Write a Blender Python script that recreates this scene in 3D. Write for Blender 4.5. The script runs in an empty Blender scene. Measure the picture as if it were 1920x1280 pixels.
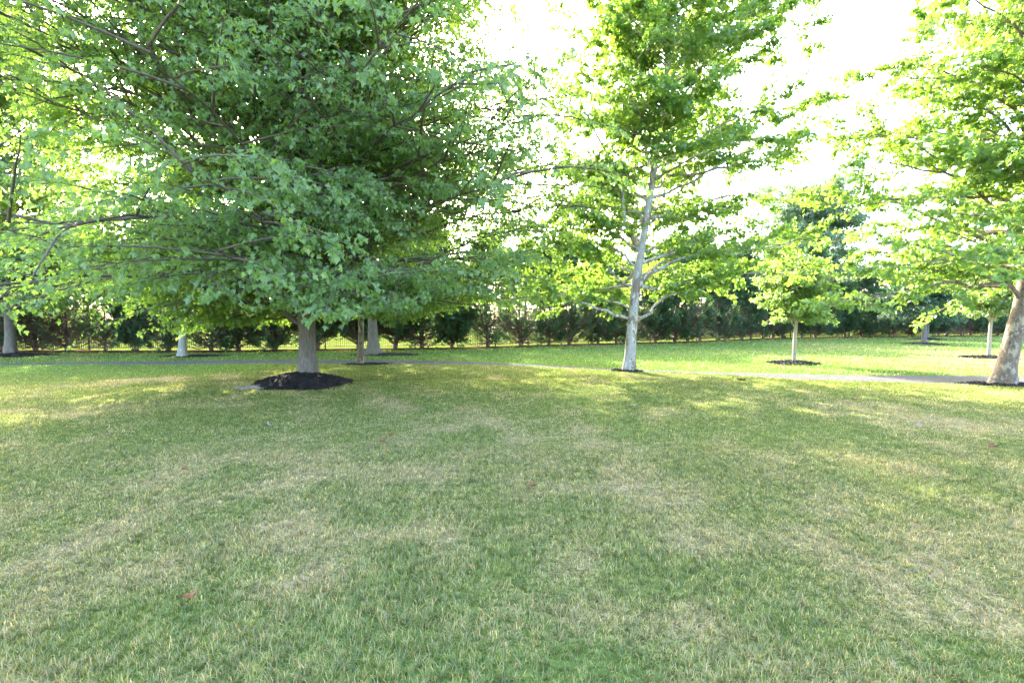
import bpy, math
import numpy as np
from mathutils import Vector

SC = bpy.context.scene
COL = SC.collection
rad = math.radians

# ------------------------------------------------------------------ camera
CAM_H = 1.6
PITCH = rad(2.5)
cd = bpy.data.cameras.new("camera")
cd.lens = 18.0; cd.sensor_width = 36.0
cd.clip_start = 0.05; cd.clip_end = 3000
cam = bpy.data.objects.new("camera", cd)
COL.objects.link(cam)
cam.location = (0, 0, CAM_H)
cam.rotation_euler = (rad(90) - PITCH, 0, 0)
SC.camera = cam

# ------------------------------------------------------------------ light
SUN_AZ = rad(-19.5)          # clockwise from +Y
SUN_EL = rad(26.5)
w = bpy.data.worlds.new("World"); SC.world = w; w.use_nodes = True
bg = w.node_tree.nodes['Background']
sky = w.node_tree.nodes.new('ShaderNodeTexSky')
sky.sky_type = 'NISHITA'; sky.sun_disc = False
sky.sun_elevation = SUN_EL; sky.sun_rotation = SUN_AZ
sky.air_density = 0.75; sky.dust_density = 4.0; sky.ozone_density = 0.4
w.node_tree.links.new(sky.outputs[0], bg.inputs[0])
bg.inputs[1].default_value = 0.15
sd = bpy.data.lights.new("sun", 'SUN'); sd.energy = 2.0; sd.angle = rad(0.6); sd.color = (1, .93, .80)
sun = bpy.data.objects.new("sun", sd); COL.objects.link(sun)
sdir = Vector((math.sin(SUN_AZ) * math.cos(SUN_EL), math.cos(SUN_AZ) * math.cos(SUN_EL), math.sin(SUN_EL)))
sun.rotation_euler = sdir.to_track_quat('Z', 'Y').to_euler()
sun.location = (0, 0, 30)
SC.view_settings.view_transform = 'Standard'
SC.view_settings.look = 'None'
SC.view_settings.exposure = 3.95
SC.view_settings.gamma = 1.0
SC.cycles.max_bounces = 8
SC.cycles.diffuse_bounces = 4
SC.cycles.transmission_bounces = 6
SC.cycles.sample_clamp_indirect = 6

# ------------------------------------------------------------------ noise + terrain
_g = np.random.default_rng(11).random((8, 256, 256))

def vnoise(x, y, k=0):
    x = np.asarray(x, float); y = np.asarray(y, float)
    xi = np.floor(x).astype(int); yi = np.floor(y).astype(int)
    fx = x - xi; fy = y - yi
    fx = fx * fx * (3 - 2 * fx); fy = fy * fy * (3 - 2 * fy)
    g = _g[k]
    a = g[xi & 255, yi & 255]; b = g[(xi + 1) & 255, yi & 255]
    c = g[xi & 255, (yi + 1) & 255]; d = g[(xi + 1) & 255, (yi + 1) & 255]
    return (a * (1 - fx) + b * fx) * (1 - fy) + (c * (1 - fx) + d * fx) * fy

def fbm(x, y, k=0, o=4):
    s = 0; a = .5; t = 0
    for i in range(o):
        s = s + a * vnoise(x * 2 ** i + 17.3 * i, y * 2 ** i - 9.1 * i, (k + i) % 8); t += a; a *= .5
    return s / t

def sstep(a, b, x):
    t = np.clip((x - a) / (b - a), 0, 1)
    return t * t * (3 - 2 * t)

# path edges: x (m), near edge y, far edge y
PX = np.array([-60, -34, -17, -9.8, -5, -2.8, -1.0, .6, 2.2, 3.9, 5.3, 6.6, 9.2, 11, 13.5, 20, 40, 60.])
PN = np.array([13.5, 15.6, 17.4, 18.6, 18.7, 18.2, 17.6, 16.7, 15.9, 15.1, 14.6, 14.1, 13.35, 12.8, 12.3, 11.4, 9.5, 8.])
PF = np.array([14.9, 17.0, 18.9, 20.2, 20.1, 19.6, 19.0, 18.1, 17.3, 16.45, 15.9, 15.5, 14.9, 14.6, 14.3, 13.6, 11.7, 10.])
def pnear(x): return np.interp(x, PX, PN)
def pfar(x): return np.interp(x, PX, PF)

# hedge bed (front edge of the bark strip)
HX = np.array([-60, -36, -24, -14, -6.5, -2.25, 1.2, 11.3, 21, 30, 48, 70, 100.])
HY = np.array([22, 23.5, 24, 24.2, 26, 27, 29.3, 34, 40.5, 44, 49, 54, 60.])
def hfront(x): return np.interp(x, HX, HY)

def H(x, y):
    x = np.asarray(x, float); y = np.asarray(y, float)
    h = .05 * (fbm(x * .12 + 5, y * .12 + 3, 2, 2) - .5)
    d = pnear(x) - y
    wx = sstep(-5.5, 1.5, x) * (1 - sstep(5.0, 9.0, x)) + .7 * (1 - sstep(-16, -11, x)) * sstep(-40, -25, x)
    h = h + .115 * wx * sstep(0.05, .8, d) * np.exp(-(np.maximum(d, 0) / 7) ** 2)
    h = h - .035 * sstep(-2.2, -1.5, d) * (1 - sstep(0.0, .35, d))      # path sits a little low
    h = h * sstep(.5, 4, np.hypot(x, y))
    return h

def gp(px, py, z=0.0):
    u = (px - 960) / 960.; v = (640 - py) / 960.
    dy = math.cos(PITCH) + v * math.sin(PITCH)
    dz = -math.sin(PITCH) + v * math.cos(PITCH)
    t = (z - CAM_H) / dz
    return u * t, dy * t

# ------------------------------------------------------------------ helpers
def tag(o, label=None, cat=None, group=None, kind=None):
    if label: o['label'] = label
    if cat: o['category'] = cat
    if group: o['group'] = group
    if kind: o['kind'] = kind
    return o

def empty(name, loc, rz=0):
    o = bpy.data.objects.new(name, None); COL.objects.link(o)
    o.location = loc; o.rotation_euler = (0, 0, rz); o.empty_display_size = .3
    return o

def mesh_obj(name, V, F, mat, parent=None, smooth=False, attrs=None, loc=None):
    """F: list of int arrays [n,k]"""
    me = bpy.data.meshes.new(name)
    V = np.ascontiguousarray(V, np.float32)
    me.vertices.add(len(V)); me.vertices.foreach_set('co', V.ravel())
    F = [np.asarray(f, np.int32) for f in F if len(f)]
    loops = np.concatenate([f.ravel() for f in F])
    tot = np.concatenate([np.full(len(f), f.shape[1], np.int32) for f in F])
    start = np.concatenate([[0], np.cumsum(tot)[:-1]]).astype(np.int32)
    me.loops.add(len(loops)); me.loops.foreach_set('vertex_index', loops)
    me.polygons.add(len(tot)); me.polygons.foreach_set('loop_start', start)
    try: me.polygons.foreach_set('loop_total', tot)
    except Exception: pass
    if smooth: me.polygons.foreach_set('use_smooth', np.ones(len(tot), bool))
    if attrs:
        for k, (dom, a) in attrs.items():
            at = me.attributes.new(k, 'FLOAT', dom)
            at.data.foreach_set('value', np.asarray(a, np.float32))
    me.update(); me.validate()
    me.materials.append(mat)
    o = bpy.data.objects.new(name, me); COL.objects.link(o)
    if loc is not None: o.location = loc
    if parent: o.parent = parent
    return o

class MB:
    """collects pieces into one mesh"""
    def __init__(s): s.V = []; s.F = {}; s.n = 0
    def add(s, V, F):
        V = np.asarray(V, float).reshape(-1, 3)
        for f in F:
            f = np.asarray(f, np.int64)
            if len(f): s.F.setdefault(f.shape[1], []).append(f + s.n)
        s.V.append(V); s.n += len(V)
    def box(s, c, d):
        c = np.array(c, float); d = np.array(d, float) / 2
        P = np.array([[-1,-1,-1],[1,-1,-1],[1,1,-1],[-1,1,-1],[-1,-1,1],[1,-1,1],[1,1,1],[-1,1,1]]) * d + c
        s.add(P, [[[0,3,2,1],[4,5,6,7],[0,1,5,4],[1,2,6,5],[2,3,7,6],[3,0,4,7]]])
    def build(s, name, mat, parent=None, **k):
        return mesh_obj(name, np.concatenate(s.V), [np.concatenate(v) for v in s.F.values()], mat, parent, **k)

def tubes(P, R, sides):
    """P [T,K,3], R [T,K] -> V,F"""
    P = np.asarray(P, float); R = np.asarray(R, float)
    T, K, _ = P.shape
    tan = np.gradient(P, axis=1)
    tan /= np.linalg.norm(tan, axis=2, keepdims=True) + 1e-9
    ref = np.where(np.abs(tan[:, :1, 2:3]) > .8, [[[1., 0, 0]]], [[[0, 0, 1.]]])
    n1 = np.cross(tan, np.broadcast_to(ref, tan.shape)); n1 /= np.linalg.norm(n1, axis=2, keepdims=True) + 1e-9
    n2 = np.cross(tan, n1)
    a = np.arange(sides) / sides * 2 * math.pi
    V = P[:, :, None] + R[:, :, None, None] * (np.cos(a)[None, None, :, None] * n1[:, :, None] + np.sin(a)[None, None, :, None] * n2[:, :, None])
    idx = np.arange(T * K * sides).reshape(T, K, sides)
    j = np.roll(np.arange(sides), -1)
    F = np.stack([idx[:, :-1], idx[:, :-1][:, :, j], idx[:, 1:][:, :, j], idx[:, 1:]], -1).reshape(-1, 4)
    return V.reshape(-1, 3), [F]

def resample(pts, K):
    pts = np.asarray(pts, float)
    m = len(pts)
    if m < 3:
        t = np.linspace(0, 1, K)[:, None]; return pts[0] * (1 - t) + pts[-1] * t
    # catmull-rom
    ext = np.vstack([2 * pts[0] - pts[1], pts, 2 * pts[-1] - pts[-2]])
    out = []
    for u in np.linspace(0, m - 1 - 1e-6, K):
        i = int(u); f = u - i
        p0, p1, p2, p3 = ext[i:i + 4]
        out.append(.5 * (2 * p1 + (p2 - p0) * f + (2 * p0 - 5 * p1 + 4 * p2 - p3) * f * f + (3 * p1 - p0 - 3 * p2 + p3) * f ** 3))
    return np.array(out)

# ------------------------------------------------------------------ materials
def nt(name):
    m = bpy.data.materials.new(name); m.use_nodes = True
    t = m.node_tree; t.nodes.clear()
    return m, t
def N(t, typ, **k):
    n = t.nodes.new(typ)
    for a, b in k.items(): setattr(n, a, b)
    return n
def L(t, a, b): t.links.new(a, b)
def noise(t, vec, scale, detail=4, rough=.55):
    n = N(t, 'ShaderNodeTexNoise'); n.inputs['Scale'].default_value = scale
    n.inputs['Detail'].default_value = detail; n.inputs['Roughness'].default_value = rough
    if vec is not None: L(t, vec, n.inputs['Vector'])
    return n.outputs['Fac']
def ramp(t, fac, stops):
    n = N(t, 'ShaderNodeValToRGB'); e = n.color_ramp.elements
    while len(e) < len(stops): e.new(.5)
    for i, (p, c) in enumerate(stops):
        e[i].position = p; e[i].color = (*c, 1)
    L(t, fac, n.inputs[0]); return n.outputs[0]
def mixc(t, fac, a, b, mode='MIX'):
    n = N(t, 'ShaderNodeMix', data_type='RGBA', blend_type=mode)
    if isinstance(fac, (int, float)): n.inputs[0].default_value = fac
    else: L(t, fac, n.inputs[0])
    for i, v in ((6, a), (7, b)):
        if isinstance(v, tuple): n.inputs[i].default_value = (*v, 1)
        else: L(t, v, n.inputs[i])
    return n.outputs[2]
def mth(t, op, a, b=None, clamp=False):
    n = N(t, 'ShaderNodeMath', operation=op, use_clamp=clamp)
    for i, v in enumerate((a, b)):
        if v is None: continue
        if isinstance(v, (int, float)): n.inputs[i].default_value = v
        else: L(t, v, n.inputs[i])
    return n.outputs[0]
def attr(t, name):
    return N(t, 'ShaderNodeAttribute', attribute_name=name).outputs['Fac']

def leaf_mat(name, c_dark, c_mid, c_light, trans, tmix=.45, under=.25, gloss=.07, grough=.42):
    m, t = nt(name)
    r = attr(t, 'rnd')
    col = ramp(t, r, [(0, c_dark), (.5, c_mid), (.93, c_light), (1, (c_light[0] * 1.7, c_light[1] * 1.15, c_light[2]))])
    geo = N(t, 'ShaderNodeNewGeometry')
    pale = mixc(t, under, col, (.30, .40, .27))
    colf = mixc(t, geo.outputs['Backfacing'], col, pale)
    d = N(t, 'ShaderNodeBsdfDiffuse'); L(t, colf, d.inputs[0])
    tr = N(t, 'ShaderNodeBsdfTranslucent')
    tc = mixc(t, r, tuple(v * .75 for v in trans), tuple(min(1, v * 1.2) for v in trans)); L(t, tc, tr.inputs[0])
    mx = N(t, 'ShaderNodeMixShader'); mx.inputs[0].default_value = tmix
    L(t, d.outputs[0], mx.inputs[1]); L(t, tr.outputs[0], mx.inputs[2])
    g = N(t, 'ShaderNodeBsdfGlossy'); g.inputs['Roughness'].default_value = grough
    g.inputs[0].default_value = (.9, .95, .9, 1)
    mg = N(t, 'ShaderNodeMixShader'); mg.inputs[0].default_value = gloss
    L(t, mx.outputs[0], mg.inputs[1]); L(t, g.outputs[0], mg.inputs[2])
    o = N(t, 'ShaderNodeOutputMaterial'); L(t, mg.outputs[0], o.inputs[0])
    return m

def bark_mat(name, cols, scale=(9, 9, 2.2), bump=.5, patch=None, nscale=2.0):
    m, t = nt(name)
    tc = N(t, 'ShaderNodeTexCoord'); mp = N(t, 'ShaderNodeMapping'); mp.inputs['Scale'].default_value = scale
    L(t, tc.outputs['Object'], mp.inputs[0])
    f = noise(t, mp.outputs[0], nscale, 6, .65)
    col = ramp(t, f, [(.28, cols[0]), (.5, cols[1]), (.72, cols[2])])
    if patch:
        mp2 = N(t, 'ShaderNodeMapping'); mp2.inputs['Scale'].default_value = patch[0]
        L(t, tc.outputs['Object'], mp2.inputs[0])
        f2 = noise(t, mp2.outputs[0], 1.0, 5, .62)
        k = ramp(t, f2, [(patch[1], (0, 0, 0)), (patch[1] + .035, (1, 1, 1))])
        col = mixc(t, k, col, patch[2])
        f3 = noise(t, mp2.outputs[0], 2.3, 3, .5)
        k3 = ramp(t, f3, [(.60, (0, 0, 0)), (.64, (1, 1, 1))])
        col = mixc(t, k3, col, patch[3])
    b = N(t, 'ShaderNodeBsdfPrincipled'); L(t, col, b.inputs['Base Color']); b.inputs['Roughness'].default_value = .85
    bp = N(t, 'ShaderNodeBump'); bp.inputs['Strength'].default_value = bump; bp.inputs['Distance'].default_value = .02
    fb = noise(t, mp.outputs[0], nscale * 3, 5, .7)
    L(t, fb, bp.inputs['Height']); L(t, bp.outputs[0], b.inputs['Normal'])
    o = N(t, 'ShaderNodeOutputMaterial'); L(t, b.outputs[0], o.inputs[0])
    return m

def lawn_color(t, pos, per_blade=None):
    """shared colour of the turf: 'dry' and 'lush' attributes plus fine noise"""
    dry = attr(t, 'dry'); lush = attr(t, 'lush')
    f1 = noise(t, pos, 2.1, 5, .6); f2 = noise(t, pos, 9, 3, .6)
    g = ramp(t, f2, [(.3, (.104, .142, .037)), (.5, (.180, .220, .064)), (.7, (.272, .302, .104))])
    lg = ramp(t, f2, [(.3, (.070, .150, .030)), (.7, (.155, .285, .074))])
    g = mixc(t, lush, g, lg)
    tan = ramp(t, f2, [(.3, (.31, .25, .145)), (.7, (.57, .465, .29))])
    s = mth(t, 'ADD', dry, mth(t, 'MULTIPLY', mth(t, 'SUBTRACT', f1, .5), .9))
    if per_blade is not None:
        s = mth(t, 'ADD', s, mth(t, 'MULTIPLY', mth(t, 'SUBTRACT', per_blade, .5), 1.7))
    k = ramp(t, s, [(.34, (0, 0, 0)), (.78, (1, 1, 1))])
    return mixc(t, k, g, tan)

def mat_ground():
    m, t = nt('lawn_soil')
    geo = N(t, 'ShaderNodeNewGeometry'); pos = geo.outputs['Position']
    f3 = noise(t, pos, 55, 4, .75)
    c = lawn_color(t, pos, f3)
    k = ramp(t, f3, [(.3, (.32, .33, .30)), (.65, (1.0, 1.0, .98))])
    c = mixc(t, 1.0, c, k, 'MULTIPLY')
    field = mixc(t, noise(t, pos, .08, 4), (.045, .075, .012), (.085, .095, .022))
    c = mixc(t, attr(t, 'field'), c, field)
    b = N(t, 'ShaderNodeBsdfPrincipled'); L(t, c, b.inputs['Base Color']); b.inputs['Roughness'].default_value = .95
    b.inputs['Specular IOR Level'].default_value = .0
    bp = N(t, 'ShaderNodeBump'); bp.inputs['Strength'].default_value = .7; bp.inputs['Distance'].default_value = .03
    L(t, f3, bp.inputs['Height']); L(t, bp.outputs[0], b.inputs['Normal'])
    o = N(t, 'ShaderNodeOutputMaterial'); L(t, b.outputs[0], o.inputs[0])
    return m

def mat_blade():
    m, t = nt('grass_blades')
    geo = N(t, 'ShaderNodeNewGeometry'); pos = geo.outputs['Position']
    r = attr(t, 'rnd')
    c = lawn_color(t, pos, r)
    r2 = mth(t, 'FRACT', mth(t, 'MULTIPLY', r, 13.7))
    hue = ramp(t, r2, [(0, (.52, .66, .55)), (.3, (.80, .92, 1.0)), (.65, (1.12, 1.08, .85)), (.9, (1.35, 1.25, .95)), (1, (1.9, 1.75, 1.5))])
    c = mixc(t, 1.0, c, hue, 'MULTIPLY')
    d = N(t, 'ShaderNodeBsdfDiffuse'); L(t, c, d.inputs[0])
    tr = N(t, 'ShaderNodeBsdfTranslucent'); tc = mixc(t, 1.0, c, (1.5, 1.45, .8), 'MULTIPLY'); L(t, tc, tr.inputs[0])
    mx = N(t, 'ShaderNodeMixShader'); mx.inputs[0].default_value = .40
    L(t, d.outputs[0], mx.inputs[1]); L(t, tr.outputs[0], mx.inputs[2])
    g = N(t, 'ShaderNodeBsdfGlossy'); g.inputs['Roughness'].default_value = .5
    mg = N(t, 'ShaderNodeMixShader'); mg.inputs[0].default_value = .05
    L(t, mx.outputs[0], mg.inputs[1]); L(t, g.outputs[0], mg.inputs[2])
    o = N(t, 'ShaderNodeOutputMaterial'); L(t, mg.outputs[0], o.inputs[0])
    return m

def simple_mat(name, stops, scale=8, rough=.9, bump=.3, spec=.3, dist=.02, detail=6):
    m, t = nt(name)
    geo = N(t, 'ShaderNodeNewGeometry'); f = noise(t, geo.outputs['Position'], scale, detail, .65)
    c = ramp(t, f, stops)
    b = N(t, 'ShaderNodeBsdfPrincipled'); L(t, c, b.inputs['Base Color']); b.inputs['Roughness'].default_value = rough
    b.inputs['Specular IOR Level'].default_value = spec
    bp = N(t, 'ShaderNodeBump'); bp.inputs['Strength'].default_value = bump; bp.inputs['Distance'].default_value = dist
    L(t, f, bp.inputs['Height']); L(t, bp.outputs[0], b.inputs['Normal'])
    o = N(t, 'ShaderNodeOutputMaterial'); L(t, b.outputs[0], o.inputs[0])
    return m

M = {}
M['ground'] = mat_ground()
M['blade'] = mat_blade()
M['path'] = simple_mat('asphalt_path', [(.3, (.075, .075, .079)), (.5, (.102, .102, .104)), (.7, (.14, .138, .132))], 14, .95, .4, spec=0)
M['road'] = simple_mat('far_road', [(.3, (.25, .25, .25)), (.7, (.33, .33, .33))], 2)
M['mulch'] = simple_mat('dark_mulch', [(.35, (.012, .011, .012)), (.55, (.030, .026, .026)), (.75, (.085, .07, .062))], 38, .9, 1.0, dist=.04)
M['bed'] = simple_mat('reddish_bark_mulch', [(.3, (.03, .019, .013)), (.5, (.07, .042, .029)), (.7, (.14, .09, .06))], 12, .9, 1.0, dist=.05, spec=0)
M['dirt'] = simple_mat('pale_dirt', [(.3, (.20, .17, .14)), (.7, (.42, .37, .31))], 25, .95, .6)
M['metal'] = simple_mat('black_fence_metal', [(.3, (.012, .012, .012)), (.7, (.025, .023, .022))], 5, .5, .1)
M['dead'] = simple_mat('dry_leaf', [(.3, (.10, .042, .016)), (.5, (.17, .075, .028)), (.7, (.26, .14, .065))], 30, .7, .4)
M['deadpale'] = simple_mat('pale_dry_leaf', [(.3, (.22, .18, .15)), (.7, (.38, .33, .28))], 30, .7, .4)

M['maple_leaf'] = leaf_mat('maple_leaf', (.052, .115, .034), (.088, .180, .05), (.15, .25, .075), (.36, .58, .06), .49, .35, .05)
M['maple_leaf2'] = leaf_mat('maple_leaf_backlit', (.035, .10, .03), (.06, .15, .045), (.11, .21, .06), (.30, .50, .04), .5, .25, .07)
M['syc_leaf'] = leaf_mat('sycamore_leaf', (.05, .13, .026), (.08, .185, .036), (.125, .24, .045), (.33, .52, .05), .48, .18, .06)
M['pear_leaf'] = leaf_mat('sapling_leaf', (.06, .14, .03), (.09, .19, .038), (.17, .26, .06), (.31, .48, .06), .50, .15, .12, .35)
M['dark_leaf'] = leaf_mat('dark_round_leaf', (.02, .062, .030), (.032, .09, .042), (.05, .12, .055), (.10, .24, .06), .35, .2, .07)
M['big_leaf'] = leaf_mat('far_tree_leaf', (.07, .13, .07), (.10, .18, .09), (.14, .22, .11), (.22, .36, .12), .4, .2, .07)
M['conifer'] = leaf_mat('conifer_spray', (.030, .078, .042), (.052, .122, .060), (.09, .17, .08), (.14, .27, .07), .38, .1, .05)
M['bark_maple'] = bark_mat('maple_bark', [(.085, .07, .058), (.17, .148, .125), (.25, .225, .195)], (14, 14, 3.0), .9)
M['bark_dark'] = bark_mat('brown_bark', [(.06, .045, .035), (.12, .09, .07), (.20, .16, .13)], (12, 12, 3.), .7)
M['bark_mid'] = bark_mat('maple_limb_bark', [(.06, .048, .036), (.11, .088, .066), (.18, .15, .12)], (12, 12, 3.), .7)
M['bark_syc'] = bark_mat('pale_sycamore_bark', [(.22, .215, .185), (.31, .305, .27), (.40, .39, .35)], (6, 6, 3), .25,
                         patch=((5, 5, 2.4), .51, (.19, .15, .11), (.46, .45, .41)))
M['bark_syc2'] = bark_mat('mottled_sycamore_bark', [(.10, .075, .055), (.16, .125, .09), (.23, .185, .14)], (7, 7, 4), .5,
                          patch=((7, 7, 4.0), .54, (.30, .26, .19), (.08, .06, .045)))
M['bark_white'] = bark_mat('white_sycamore_bark', [(.22, .22, .20), (.30, .30, .275), (.37, .37, .345)], (6, 6, 3), .25,
                           patch=((5, 5, 2.2), .60, (.20, .165, .13), (.5, .5, .47)))
M['bark_sap'] = bark_mat('sapling_bark', [(.20, .17, .13), (.34, .30, .25), (.46, .41, .36)], (9, 9, 4), .3)
M['bark_con'] = bark_mat('conifer_bark', [(.06, .044, .032), (.115, .085, .06), (.21, .16, .115)], (14, 14, 2.5), .8)

# ------------------------------------------------------------------ ground
def dry_field(x, y):
    front = 1 - sstep(-.4, .6, y - pnear(x))
    d = .30 * fbm(x * .33 + 3, y * .30 + 1, 0, 2) + .70 * fbm(x * 2.3, y * 1.9, 3, 4)
    d = (d - .5) * 1.75 + .31 + .10 * np.tanh(1.6 * np.sin((x + .10 * y + .02 * y * y * (x < 0)) * 4.4)) * sstep(2.2, 4.5, y)
    # nearest few metres: more green; middle distance drier
    r = np.hypot(x, y)
    d = d + .04 * np.exp(-((r - 4.6) / 2.2) ** 2) - .04 * (1 - sstep(1.5, 3.2, r)) - .16 * sstep(8.5, 13, y)
    # worn patches seen in the photograph
    for px, py, rx, ry, a in ((640, 1010, .5, .3, .30), (590, 1090, .4, .2, .22), (1120, 1010, .5, .3, .18), (1060, 1060, .35, .2, .18), (1250, 1160, .3, .2, .2),
                              (1480, 860, 1.6, .6, .20), (1500, 1000, .6, .3, .18), (700, 900, .8, .5, .18), (1800, 790, 1.5, .8, .35),
                              (300, 870, 1.3, .7, .22), (100, 1000, .8, .4, .18), (950, 1120, .4, .2, .12), (1120, 930, .8, .4, .15),
                              (1750, 1080, .6, .4, .18), (1900, 1180, .4, .3, .15), (60, 770, 2.2, 1.2, .30), (860, 1190, .25, .15, .12)):
        cx, cy = gp(px, py)
        d = d + a * np.exp(-((x - cx) / rx) ** 2 - ((y - cy) / ry) ** 2)
    # greener streaks; the strongest also has the maple's shade pool painted into it
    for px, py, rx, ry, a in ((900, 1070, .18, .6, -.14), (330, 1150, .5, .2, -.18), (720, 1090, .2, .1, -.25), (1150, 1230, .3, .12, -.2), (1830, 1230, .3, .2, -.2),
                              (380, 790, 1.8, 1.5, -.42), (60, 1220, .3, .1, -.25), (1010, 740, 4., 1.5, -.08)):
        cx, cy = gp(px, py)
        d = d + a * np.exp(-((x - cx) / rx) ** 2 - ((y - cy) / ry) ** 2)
    # crest of the mound on the left is parched, the hollow beyond is green
    yc = np.interp(x, [-30, -13, -10.5, -8, -5], [9.0, 10.0, 12.6, 14.5, 16.5])
    d = d + .33 * np.exp(-((y - yc) / 1.1) ** 2) * (1 - sstep(-8.5, -4, x))
    d = d - .5 * sstep(.6, 2.0, y - yc) * (1 - sstep(-9, -5.5, x))
    dn = .20 + .55 * (fbm(x * .15, y * .15, 5, 3) - .5)
    dn = dn + .25 * np.exp(-((x - 22) / 8) ** 2 - ((y - 19) / 3.5) ** 2)       # paler turf near the right sapling
    dn = dn + .10 * (np.sin((x * .8 + y * .6) * 2.6) > 0) * sstep(6, 12, x)     # mowing bands
    return d * front + dn * (1 - front)

def lush_field(x, y):
    front = 1 - sstep(-.4, .6, y - pnear(x))
    r = np.hypot(x, y)
    near = .5 * (1 - sstep(1.8, 4.5, r)) + .35 * (fbm(x * .7, y * .7, 6, 3) - .4)
    near = near + .5 * (1 - sstep(-9, -6.5, x)) * sstep(13, 15.5, y)
    band = .2 * (np.sin((x * .8 + y * .6) * 2.6) > 0)
    return np.clip(near * front + (.85 - band) * (1 - front), 0, 1)

def axis(lo, hi, s0, far, grow=1.35):
    a = list(np.arange(lo, hi + 1e-6, s0)); s = s0
    while a[-1] < far: s *= grow; a.append(a[-1] + s)
    s = s0; b = []; v = lo
    while v > -far: s *= grow; v -= s; b.append(v)
    return np.array(b[::-1] + a)
gx = axis(-30, 50, .25, 1500); gy = axis(-4, 46, .25, 1500)
X, Y = np.meshgrid(gx, gy)
flat = sstep(60, 52, np.abs(X)) if False else (1 - sstep(50, 60, np.abs(X))) * (1 - sstep(45, 60, np.abs(Y)))
Z = H(X, Y) * flat
nx, ny = len(gx), len(gy)
idx = np.arange(nx * ny).reshape(ny, nx)
F = np.stack([idx[:-1, :-1], idx[:-1, 1:], idx[1:, 1:], idx[1:, :-1]], -1).reshape(-1, 4)
fld = sstep(.5, 1.5, Y - hfront(X) - 1.6)
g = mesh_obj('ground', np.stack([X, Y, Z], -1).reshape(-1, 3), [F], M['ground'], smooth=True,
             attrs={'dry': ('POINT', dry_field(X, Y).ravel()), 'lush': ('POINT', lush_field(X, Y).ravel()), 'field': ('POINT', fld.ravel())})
tag(g, kind='structure')

def strip(name, xs, ya, yb, zf, mat, n=7):
    t = np.linspace(0, 1, n)
    XX = np.repeat(xs[:, None], n, 1); YY = ya[:, None] * (1 - t) + yb[:, None] * t
    ZZ = zf(XX, YY, t[None, :])
    i = np.arange(XX.size).reshape(XX.shape)
    F = np.stack([i[:-1, :-1], i[1:, :-1], i[1:, 1:], i[:-1, 1:]], -1).reshape(-1, 4)
    o = mesh_obj(name, np.stack([XX, YY, ZZ], -1).reshape(-1, 3), [F], mat, smooth=True)
    return tag(o, kind='structure')

xs = np.arange(-55, 58, .2)
jn = .07 * (fbm(xs * .9, xs * 0, 1, 3) - .5); jf = .07 * (fbm(xs * .9 + 40, xs * 0, 1, 3) - .5)
strip('path', xs, pnear(xs) + jn, pfar(xs) + jf, lambda x, y, t: H(x, y) + .012, M['path'])
xs = np.arange(-36, 75, .18)
j1 = .35 * (fbm(xs * .8, xs * 0 + 7, 2, 3) - .5)
strip('mulch_bed', xs, hfront(xs) + j1, hfront(xs) + 1.5 + j1 * .5,
      lambda x, y, t: H(x, y) + .008 + (.05 + .05 * fbm(x * 2, y * 2, 4, 3)) * np.sin(np.clip(t * 1.0, 0, 1) * math.pi) ** .6, M['bed'], 12)
strip('road', np.arange(-200, 201, 5.), np.full(81, 92.), np.full(81, 100.), lambda x, y, t: x * 0 + .01, M['road'])

# ------------------------------------------------------------------ mulch rings
def mulch_ring(x, y, rx, ry, h, label, seed, mat='mulch', chips=900, rz=0, name='mulch_ring', cat='mulch', group=None, skew=0.):
    rng = np.random.default_rng(seed)
    nr, na = 16, 72
    a = np.arange(na) / na * 2 * math.pi
    wob = 1 + .10 * np.sin(a * 2 + seed) + .06 * np.sin(a * 5 + 2 * seed) + .03 * rng.standard_normal(na)
    wob = wob * (1 + skew * np.exp(-((np.abs(a - math.pi)) / .35) ** 2))
    t = np.linspace(0, 1, nr)
    xx = x + np.outer(t, np.cos(a) * wob) * rx; yy = y + np.outer(t, np.sin(a) * wob) * ry
    hh = h * (1 - np.repeat(t[:, None], na, 1) ** 1.35) ** .95 + .035 * (rng.random((nr, na)) - .3) * (1 - t[:, None] ** 4)
    zz = H(xx, yy) + hh + .006 - .03 * (t[:, None] > .999)
    V = np.stack([xx, yy, zz], -1).reshape(-1, 3)
    i = np.arange(nr * na).reshape(nr, na); j = np.roll(i, -1, 1)
    mb = MB(); mb.add(V, [np.stack([i[:-1], i[1:], j[1:], j[:-1]], -1).reshape(-1, 4)])
    # loose chips
    rr = np.sqrt(rng.random(chips)) * 1.02 + (rng.random(chips) < .08) * rng.exponential(.07, chips); aa = rng.random(chips) * 2 * math.pi
    wo = np.interp(aa, a, wob)
    cx = x + rr * np.cos(aa) * rx * wo; cy = y + rr * np.sin(aa) * ry * wo
    cz = H(cx, cy) + h * np.clip(1 - rr ** 1.35, 0, 1) ** .95 + .02
    d1 = rng.standard_normal((chips, 3)); d1[:, 2] *= .35; d1 /= np.linalg.norm(d1, axis=1, keepdims=True)
    d2 = np.cross(d1, rng.standard_normal((chips, 3))); d2 /= np.linalg.norm(d2, axis=1, keepdims=True)
    l = rng.uniform(.02, .055, (chips, 1)); wd = rng.uniform(.007, .016, (chips, 1))
    c = np.stack([cx, cy, cz], -1)
    Q = np.stack([c - d1 * l - d2 * wd, c + d1 * l - d2 * wd, c + d1 * l + d2 * wd, c - d1 * l + d2 * wd], 1)
    mb.add(Q, [np.arange(chips * 4).reshape(-1, 4)])
    V = np.concatenate(mb.V) - [x, y, 0]
    o = mesh_obj(name, V, [np.concatenate(v) for v in mb.F.values()], M[mat], loc=(x, y, 0))
    return tag(o, label, cat, group)

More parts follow.
